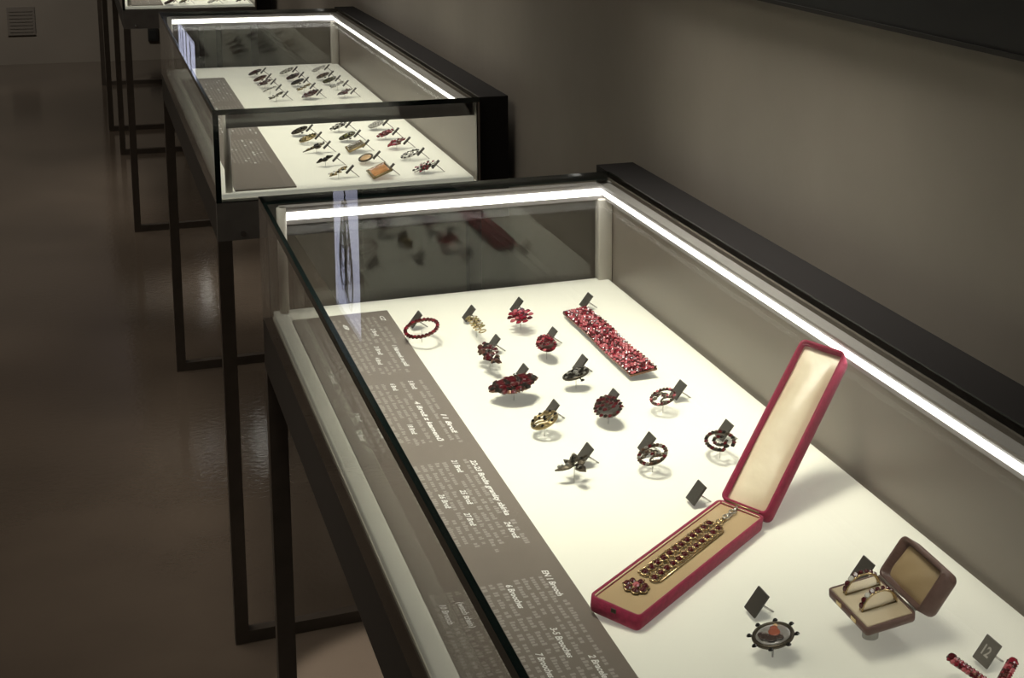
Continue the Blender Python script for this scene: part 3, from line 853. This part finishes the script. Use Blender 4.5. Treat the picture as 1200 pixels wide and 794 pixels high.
    # tags
    where = {'ring': 'grey tag leaning behind the open garnet ring bracelet', 'pendant': 'grey tag at the top of the slim gold pendant',
             'cluster': 'grey tag behind the round red flower brooch', 'spray': 'grey tag behind the dark red spray brooch',
             'dome': 'grey tag behind the small domed red brooch', 'wide': 'grey tag behind the biggest winged garnet brooch',
             'bracelet': 'pale tag at the far end of the broad garnet bracelet', 'oval': 'grey tag behind the flat dark oval brooch',
             'gold': 'grey tag behind the open old-gold oval brooch', 'round': 'grey tag behind the round violet garnet brooch',
             'wreath': 'grey tag behind the open pink-stone wreath brooch', 'bow': 'dark tag behind the fly-shaped dark brooch',
             'oval2': 'dark tag behind the silvery twisted wreath brooch', 'cres': 'grey tag behind the curling crescent brooch',
             'box': 'dark tag alone beside the hinge of the red jewel box', 'cameo': 'dark tag behind the painted oval brooch',
             'ringbox': 'dark tag behind the small brown earring box', 'vneck': 'light grey tag numbered 12 behind the garnet collar piece'}
    for k, c in TAGS.items():
        if k == 'ringbox':
            c = (c[0], c[1], c[2])
        number_tag(c, where[k], TG, num='12' if k == 'vneck' else None)


# ------------------------------------------------------------------ boxes
def box_frame(Q):
    yaw, pitch, roll = Q['yaw'], Q['pitch'], Q['roll']
    Z = Matrix.Rotation(yaw, 3, 'Z')
    Y = Matrix(((cos(pitch), 0, -sin(pitch)), (0, 1, 0), (sin(pitch), 0, cos(pitch))))
    X = Matrix.Rotation(roll, 3, 'X')
    return Z @ Y @ X


def tray(m, lo, hi, mat, wall, depth, bev, M=None, inner=None):
    """rounded box with a recess sunk in its +z face"""
    bm = bmesh.new()
    bmesh.ops.create_cube(bm, size=1)
    c = [(a + b) / 2 for a, b in zip(lo, hi)]; s = [b - a for a, b in zip(lo, hi)]
    for p in bm.verts:
        p.co = Vector((c[i] + p.co[i] * s[i] for i in range(3)))
    vert = [ed for ed in bm.edges if abs(ed.verts[0].co.z - ed.verts[1].co.z) > 1e-6]
    bmesh.ops.bevel(bm, geom=vert, offset=bev, segments=4, profile=0.5, affect='EDGES')
    bot = [ed for ed in bm.edges if all(abs(v.co.z - lo[2]) < 1e-6 for v in ed.verts)]
    bmesh.ops.bevel(bm, geom=bot, offset=min(bev, s[2] * 0.45), segments=4, profile=0.5, affect='EDGES')
    bm.faces.ensure_lookup_table()
    top = max(bm.faces, key=lambda f: f.calc_center_median().z * (1 if len(f.verts) > 4 else 0.5))
    bmesh.ops.inset_region(bm, faces=[top], thickness=wall, depth=0)
    bmesh.ops.inset_region(bm, faces=[top], thickness=0.0006, depth=-depth)
    m.bm(bm, mat, M, True)


def red_box():
    Q = dict(RED_BOX)
    Q['Ll'] = 0.190; Q['x'] -= 0.003
    R = box_frame(Q)
    L, w, a, Ll = Q['L'], Q['w'], Q['a'], Q['Ll']
    h, hl = 0.0165, 0.0255
    e = thing('jewel_box', 'long open jewel box in crimson velvet with a garnet bracelet inside', 'jewel box', (Q['x'], Q['y'], Q['z'] + 0.001), R.to_euler())
    m = MB(); tray(m, (-L, -w / 2, -h), (0, w / 2, 0), 'velvet', 0.0028, 0.005, 0.006); base = m.build('base', e)
    m = MB(); m.bevel_box((-L + 0.0036, -w / 2 + 0.0036, -0.0065), (-0.0036, w / 2 - 0.0036, -0.0022), 'satin', 0.0015, 3)
    m.tube([(-L + 0.003, -w / 2 + 0.003, -0.0012), (-0.003, -w / 2 + 0.003, -0.0012), (-0.003, w / 2 - 0.003, -0.0012), (-L + 0.003, w / 2 - 0.003, -0.0012)], 0.0009, 'piping', 6, closed=True)
    m.build('cushion', base)
    m = MB(); m.bevel_box((-L - 0.0008, -0.0025, -0.006), (-L + 0.002, 0.0025, -0.002), 'dark_metal', 0.0005); m.build('clasp', base)
    # lid, opened well past upright
    dx = Vector((-cos(a), 0, sin(a))); nb = Vector((sin(a), 0, cos(a)))
    M = Matrix((dx, Vector((0, 1, 0)), -nb)).transposed().to_4x4()   # local z looks into the lid
    M.translation = Vector((0.0008, 0, 0.0004))
    m = MB(); tray(m, (0.0, -w / 2, -hl), (Ll, w / 2, 0.0), 'velvet', 0.0030, 0.0085, 0.0065, M); lid = m.build('lid', e)
    # padded satin lining with a soft swell
    m = MB(); n1, n2 = 18, 8; vs = []; fs = []
    for i in range(n1 + 1):
        for j in range(n2 + 1):
            u = i / n1; v = j / n2
            zz = -0.0078 + 0.0062 * (sin(pi * u) ** 0.4) * (sin(pi * v) ** 0.5) + 0.0006 * sin(9 * u + 4 * v)
            vs.append(M @ Vector((0.0036 + (Ll - 0.0072) * u, -w / 2 + 0.0036 + (w - 0.0072) * v, zz)))
    for i in range(n1):
        for j in range(n2):
            k = i * (n2 + 1) + j; fs.append((k, k + 1, k + n2 + 2, k + n2 + 1))
    m.add(vs, fs, 'satin_pale', True)
    m.build('lining', lid)
    m = MB()
    m.tube([(0.0004, -w / 2 + 0.008, 0.0002), (0.0004, w / 2 - 0.008, 0.0002)], 0.0014, 'old_gold', 8)
    m.build('hinge', e)
    # garnet bracelet lying in the base
    T = Matrix.Translation(Vector((Q['x'], Q['y'], Q['z'] + 0.001))) @ R.to_4x4()
    o = T @ Vector((-L / 2, 0, -0.0022))
    b = thing('garnet_bracelet', 'gold-mounted dark garnet bracelet lying in the red jewel box', 'bracelet', tuple(o), R.to_euler())
    s = MB(); g = MB()
    # two rows of rosette links
    n = 12
    x0, x1 = -0.052, 0.060
    for i in range(n):
        for j in (-1, 1):
            cx = x0 + (x1 - x0) * (i + (0.25 if j > 0 else 0)) / (n - 1); cy = j * 0.0058 + 0.003
            s.tube([(cx + 0.0046 * cos(t * pi / 5), cy + 0.0046 * sin(t * pi / 5), 0.0022) for t in range(10)], 0.0009, 'gold', 5, closed=True)
            g.gem((cx, cy, 0.0030), 0.0032, (0, 0, 1), 'garnet')
            for t in range(5):
                an = 2 * pi * t / 5 + i
                s.ball((cx + 0.0046 * cos(an), cy + 0.0046 * sin(an), 0.0030), 0.0011, 'gold', None, 1)
    for j in (-1, 1):
        s.tube([(x0, j * 0.0115 + 0.003, 0.001), (x1, j * 0.0115 + 0.003, 0.001)], 0.0008, 'gold', 5)
    s.build('links', b); g.build('stones', b)
    # rosette end
    s = MB(); g = MB(); fx = -0.0735
    s.tube([(-0.060, 0.003, 0.0016), (-0.066, 0.003, 0.0018)], 0.0012, 'gold', 6)
    for t in range(7):
        an = 2 * pi * t / 7
        g.gem((fx + 0.0075 * cos(an), 0.003 + 0.0085 * sin(an), 0.003), 0.0031, (0, 0, 1), 'garnet')
        s.tube([(fx + 0.0075 * cos(an) + 0.0036 * cos(q), 0.003 + 0.0085 * sin(an) + 0.0036 * sin(q), 0.002) for q in (0, 1.05, 2.1, 3.14, 4.2, 5.24)], 0.0008, 'gold', 5, closed=True)
    g.gem((fx, 0.003, 0.0036), 0.0035, (0, 0, 1), 'garnet_pink')
    r = s.build('rosette', b); g.build('stones', r)
    # clasp chain towards the hinge
    s = MB()
    for i in range(6):
        cx = 0.067 + i * 0.0062
        s.tube([(cx + 0.0040 * cos(t * pi / 4), 0.003 + (0.0020 + 0.0012 * (i % 2)) * sin(t * pi / 4), 0.0016 + 0.0008 * (i % 2)) for t in range(8)], 0.0008, 'gold' if i < 3 else 'silver', 5, closed=True)
    s.tube([(0.101, 0.003, 0.0016), (0.108, 0.004, 0.0024)], 0.0016, 'silver', 6)
    s.build('chain', b)


def ring_box():
    Q = RING_BOX
    R = box_frame(Q)
    L, w, a, Ll = Q['L'], Q['w'], Q['a'], Q['Ll']
    h, hl = 0.0085, 0.0225
    base_o = Vector((Q['x'], Q['y'], Q['z']))
    e = thing('earring_box', 'small open brown leather box holding two gold hoop earrings', 'earring box', tuple(base_o), R.to_euler())
    m = MB(); tray(m, (-L, -w / 2, -h), (0, w / 2, 0), 'leather', 0.0020, 0.0025, 0.0035); base = m.build('base', e)
    m = MB(); m.bevel_box((-L + 0.0024, -w / 2 + 0.0024, -0.004), (-0.0024, w / 2 - 0.0024, 0.0006), 'satin_pale', 0.0012, 3); m.build('cushion', base)
    for y in (-0.012, 0.012):
        m = MB(); m.bevel_box((-L - 0.0010, y - 0.004, -0.0045), (-L + 0.001, y + 0.004, -0.0005), 'gold', 0.0005); m.build('catch', base)
    dx = Vector((-cos(a), 0, sin(a))); nb = Vector((sin(a), 0, cos(a)))
    M = Matrix((dx, Vector((0, 1, 0)), -nb)).transposed().to_4x4(); M.translation = Vector((0.0008, 0, 0.0004))
    m = MB(); tray(m, (0.0, -w / 2, -hl), (Ll, w / 2, 0.0), 'leather', 0.0028, 0.0070, 0.0065, M); lid = m.build('lid', e)
    m = MB(); n1, n2 = 12, 14; vs = []; fs = []
    for i in range(n1 + 1):
        for j in range(n2 + 1):
            u = i / n1; v = j / n2
            zz = -0.0078 + 0.0050 * (sin(pi * u) ** 0.5) * (sin(pi * v) ** 0.5) + 0.0008 * sin(13 * v + 6 * u) * sin(pi * u)
            vs.append(M @ Vector((0.0034 + (Ll - 0.0068) * u, -w / 2 + 0.0034 + (w - 0.0068) * v, zz)))
    for i in range(n1):
        for j in range(n2):
            k = i * (n2 + 1) + j; fs.append((k, k + 1, k + n2 + 2, k + n2 + 1))
    m.add(vs, fs, 'satin', True); m.build('lining', lid)
    m = MB(); m.tube([(0.0006, -w / 2 + 0.004, 0.0004), (0.0006, w / 2 - 0.004, 0.0004)], 0.0013, 'silver', 8); m.build('hinge', e)
    # acrylic riser under the box
    low = DECK_Z - Q['z']
    Ri = R.inverted()
    m = MB()
    topw = R @ Vector((-L * 0.45, 0.004, -h)) + base_o
    m.tube([Ri @ (topw - base_o), Ri @ (Vector((topw.x, topw.y, DECK_Z)) - base_o)], 0.007, 'acrylic', 14)
    m.build('riser', e)
    # hoops
    T = Matrix.Translation(base_o) @ R.to_4x4()
    for (yy, lab) in ((0.016, 'garnet hoop earring in the brown box, next to the number tag'), (-0.011, 'garnet hoop earring in the brown box, at the front of its pair')):
        o = T @ Vector((-L * 0.48, yy, 0.0006))
        b = thing('hoop_earring', lab, 'earring', tuple(o), R.to_euler(), 'pair of hoop earrings')
        s = MB(); g = MB()
        rx, rz = 0.0165, 0.0150
        pts = [(rx * cos(pi * i / 14), 0.0, rz * sin(pi * i / 14)) for i in range(15)]
        s.tube(pts, 0.0010, 'gold', 6); s.tube([(p[0], 0.0036, p[2] * 0.9) for p in pts], 0.0008, 'gold', 6)
        s.tube([(-rx, 0, 0.0004), (rx, 0, 0.0004)], 0.0007, 'old_gold', 5)
        for i in range(8):
            t = pi * (0.22 + 0.70 * i / 7)
            g.gem((rx * cos(t), 0.0018, rz * sin(t) + 0.001), 0.0023 + 0.0006 * (i > 3), (cos(t), -0.5, sin(t)), 'clear_stone' if i == 5 else 'garnet')
        s.build('hoop', b); g.build('stones', b)


# ------------------------------------------------------------------ second and third case contents
def second_case_jewellery():
    G = 'brooches in the second case'; TG = 'number tags in the second case'
    spec = [
        # column along the text board, from the far end
        [('oval', 'dark oval brooch', 'dark_metal', ('onyx', 'garnet')), ('oval', 'brown oval brooch', 'tombac', ('garnet', 'dark_metal')), ('spray', 'black leafy cluster brooch', 'dark_metal', ('onyx', 'garnet')),
         ('bar', 'thin pale bar brooch', 'silver', ('clear_stone', 'onyx')), ('sprig', 'small dark sprig brooch', 'dark_metal', ('onyx', 'olive_stone')),
         ('oval', 'slender dark oval brooch', 'dark_metal', ('onyx', 'dark_metal')), ('openoval', 'open greenish oval brooch', 'old_gold', ('olive_stone', 'onyx')), ('bow', 'bird-like dark leaf brooch', 'dark_metal', ('onyx', 'old_gold')),
         ('lobes', 'black three-lobed brooch', 'dark_metal', ('onyx', 'onyx')), ('sprig', 'pale slender sprig brooch', 'old_gold', ('silver', 'onyx'))],
        # middle column
        [('wreath', 'pale open wreath brooch', 'silver', ('silver', 'dark_metal')), ('rosette', 'dark round rosette brooch', 'dark_metal', ('onyx', 'garnet')), ('oval', 'flat black oval brooch', 'dark_metal', ('onyx', 'onyx')),
         ('sprig', 'dark sprig brooch with bright leaves', 'old_gold', ('onyx', 'olive_stone')), ('wide', 'large dark bow-shaped cluster brooch', 'tombac', ('garnet', 'onyx')),
         ('flower', 'grey round flower brooch', 'dark_metal', ('clear_stone', 'onyx')), ('oval', 'long black oval brooch with green sheen', 'dark_metal', ('onyx', 'olive_stone')), ('plaque', 'smoky brown rectangular plaque brooch', 'old_gold', ('smoky_stone',)),
         ('cabochon', 'oval pale amber brooch in a dark ring', 'dark_metal', ('pale_amber',)), ('plaque', 'orange amber square brooch', 'old_gold', ('amber',))],
        # column on the wall side
        [('crescent', 'faint silver open brooch', 'silver', ('clear_stone', 'silver')), ('oval', 'dark brown oval brooch', 'dark_metal', ('onyx', 'tombac')), ('rosette', 'small dark round brooch', 'dark_metal', ('onyx', 'olive_stone')),
         ('sprig', 'grey leafy sprig brooch', 'silver', ('onyx', 'silver')), ('spray', 'dark leafy spray brooch', 'dark_metal', ('onyx', 'garnet')),
         ('rosette', 'silver-grey oval rosette brooch', 'silver', ('silver', 'clear_stone')), ('flower', 'red and dark star brooch', 'tombac', ('garnet', 'garnet_red')), ('spray', 'red garnet leaf cluster brooch', 'tombac', ('garnet_red', 'garnet')),
         ('wreath', 'silvery grey wreath brooch', 'silver', ('silver', 'onyx')), ('flower', 'big round red and black cluster brooch', 'dark_metal', ('garnet_red', 'onyx', 'clear_stone'))]]
    cols = ('beside the text board', 'in the middle column', 'along the back panel')
    short = lambda s: ' '.join(s.replace(' brooch', '').split()[:6])
    for ci, col in enumerate((BCOL0, BCOL1, BCOL2)):
        for ri, c in enumerate(col):
            kind, what, metal, gems = spec[ci][ri]
            big = what.startswith(('large', 'big', 'orange'))
            a = 0.0220 if big else 0.0180
            b = 0.026 if big else 0.018
            if kind == 'bar': b = 0.01
            if kind in ('plaque',): a, b = (0.0185, 0.036) if 'orange' in what else (0.0170, 0.024)
            if kind in ('cabochon',): a, b = 0.0135, 0.024
            c2 = (c[0] - 0.004, c[1], c[2] + 0.001)
            piece(kind, c2, a, b, what + ' ' + cols[ci] + ', second case', th=radians(22), metal=metal, gems=gems, gr=0.0030, seed=ci * 20 + ri, group=G)
            number_tag((c[0] + 0.0185, c[1] + 0.003, DECK_Z + 0.0165), 'tag behind the ' + short(what) + ' brooch ' + cols[ci] + ', second case', TG, th=radians(47), w=0.010, h=0.021)


def third_case_jewellery():
    G = 'brooches in the third case'; TG = 'number tags in the third case'
    spec = [('rosette', 'dark cluster brooch at the front beside the text board, third case', 'dark_metal', ('onyx', 'garnet')),
            ('oval', 'dark oval brooch behind the cluster brooch, third case', 'dark_metal', ('onyx', 'olive_stone')),
            ('wreath', 'pale wreath brooch in the middle, third case', 'silver', ('clear_stone', 'onyx')),
            ('sprig', 'silver sprig brooch along the wall side, third case', 'silver', ('silver', 'onyx')),
            ('lobes', 'black lobed brooch at the front corner, third case', 'dark_metal', ('onyx', 'onyx')),
            ('openoval', 'open gold oval brooch in the middle, third case', 'old_gold', ('old_gold', 'onyx'))]
    for i, (c, (kind, lab, metal, gems)) in enumerate(zip(CPTS, spec)):
        c = (c[0], max(c[1], 4.165), c[2])
        a, b = (0.020, 0.034) if i in (0,) else (0.0165, 0.028)
        piece(kind, c, a, b, lab, th=radians(22), metal=metal, gems=gems, gr=0.0030, seed=90 + i, group=G)
        number_tag((c[0] + 0.023, c[1] + 0.004, DECK_Z + 0.017), 'tag behind the ' + lab, TG, th=radians(47), w=0.010, h=0.021)


# ------------------------------------------------------------------ lights
def lights():
    def spot(name, loc, target, energy, size, blend, radius=0.03, col=(1, 0.93, 0.82)):
        l = bpy.data.lights.new(name, 'SPOT')
        l.energy = energy; l.spot_size = size; l.spot_blend = blend; l.shadow_soft_size = radius; l.color = col
        o = bpy.data.objects.new(name, l); COL.objects.link(o)
        o.location = loc
        o.rotation_euler = (Vector(target) - Vector(loc)).to_track_quat('-Z', 'Y').to_euler()
        return o
    spot('ceiling_spot', (0.08, -0.45, 2.35), (0.29, -0.46, DECK_Z), 600, radians(28), 1.0, 0.48)
    spot('ceiling_spot', (0.08, -1.05, 2.35), (0.30, -1.02, DECK_Z), 95, radians(32), 1.0, 0.48)
    for y, p in ((0.95, 150), (1.40, 130), (1.85, 150), (4.45, 210), (5.0, 190)):
        spot('ceiling_spot', (0.06, y, 2.35), (0.29 - 0.01 * y, y, DECK_Z), p, radians(32), 1.0, 0.48)
    spot('far_wall_fill', (-1.0, 6.6, 3.2), (-0.7, 9.1, 0.2), 170, radians(60), 1.0, 0.2)  # unseen fill lamp, added to brighten the far wall and floor
    # the beams that fall on the floor in the gaps between the cases
    spot('gap_spot', (0.30, 0.40, 3.2), (0.30, 0.42, 0), 560, radians(10.5), 0.3, 0.02)
    spot('gap_spot', (0.40, 3.20, 3.2), (0.42, 3.20, 0), 260, radians(20), 1.0, 0.05)
    l = bpy.data.lights.new('room_fill', 'AREA'); l.spread = radians(115); l.energy = 102; l.shape = 'RECTANGLE'; l.size = 3.0; l.size_y = 9.0; l.color = (1, 0.90, 0.76)
    o = bpy.data.objects.new('room_fill', l); COL.objects.link(o); o.location = (-2.3, 2.5, 3.25)


def camera():
    cd = bpy.data.cameras.new('camera')
    cd.sensor_fit = 'HORIZONTAL'; cd.sensor_width = 36.0
    cd.lens = 36.0 * 1750.0 / 1200.0
    cd.shift_x = -287.585 / 1200.0
    cd.shift_y = -254.135 / 1200.0
    cd.clip_start = 0.02; cd.clip_end = 60
    o = bpy.data.objects.new('camera', cd); COL.objects.link(o)
    o.location = (-0.21895, -2.11141, 1.53921)
    o.rotation_euler = (1.3909267, -0.0213093, -0.4290519)
    SC.camera = o


build_room()
display_case(0.0, -1.68, 0.0, 0.5099, 'nearest glass display case, with the red jewel box on its deck')
display_case(0.0012, 0.7246, 2.4030, 0.4923, 'second glass display case, rows of small brooches on its deck')
display_case(-0.0440, 4.1184, 5.7393, 0.4923, 'third glass display case, only its front corner and legs showing')
display_case(-0.0774, 6.3825, 8.0302, 0.4923, 'fourth and farthest display case, only its thin dark legs showing')
text_board(0.0295, 0.1575, -1.62, -0.076, 'long grey text board with white lettering in the nearest case', HEADINGS,
           [(-0.10, -0.345, 0, 14), (-0.368, -0.585, 0, 14), (-0.625, -0.850, 0, 11), (-0.905, -1.16, 0, 15), (-1.19, -1.55, 0, 15)], 0.1406)
text_board(0.038, 0.148, 0.755, 2.172, 'grey text board along the left glass of the second case', [],
           [(2.12, 1.75, 0, 12), (1.70, 1.30, 0, 12), (1.25, 0.98, 1, 11)], 0.137)
text_board(-0.010, 0.105, 4.15, 5.6, 'grey text board along the left glass of the third case', [],
           [(5.5, 4.9, 0, 12), (4.8, 4.2, 0, 12)], 0.095)
near_jewellery()
red_box()
ring_box()
second_case_jewellery()
third_case_jewellery()
lights()
camera()

w = bpy.data.worlds.new('world'); SC.world = w; w.use_nodes = True
w.node_tree.nodes['Background'].inputs[0].default_value = (0.010, 0.009, 0.008, 1)
w.node_tree.nodes['Background'].inputs[1].default_value = 1.0
SC.view_settings.view_transform = 'Standard'
SC.view_settings.look = 'None'
SC.view_settings.gamma = 1.0
SC.view_settings.exposure = 0.0
SC.view_settings.use_curve_mapping = False
cy = SC.cycles
cy.max_bounces = 10; cy.diffuse_bounces = 4; cy.glossy_bounces = 4; cy.transparent_max_bounces = 32; cy.transmission_bounces = 4
cy.use_denoising = True
cy.sample_clamp_indirect = 6.0
cy.caustics_reflective = False; cy.caustics_refractive = False
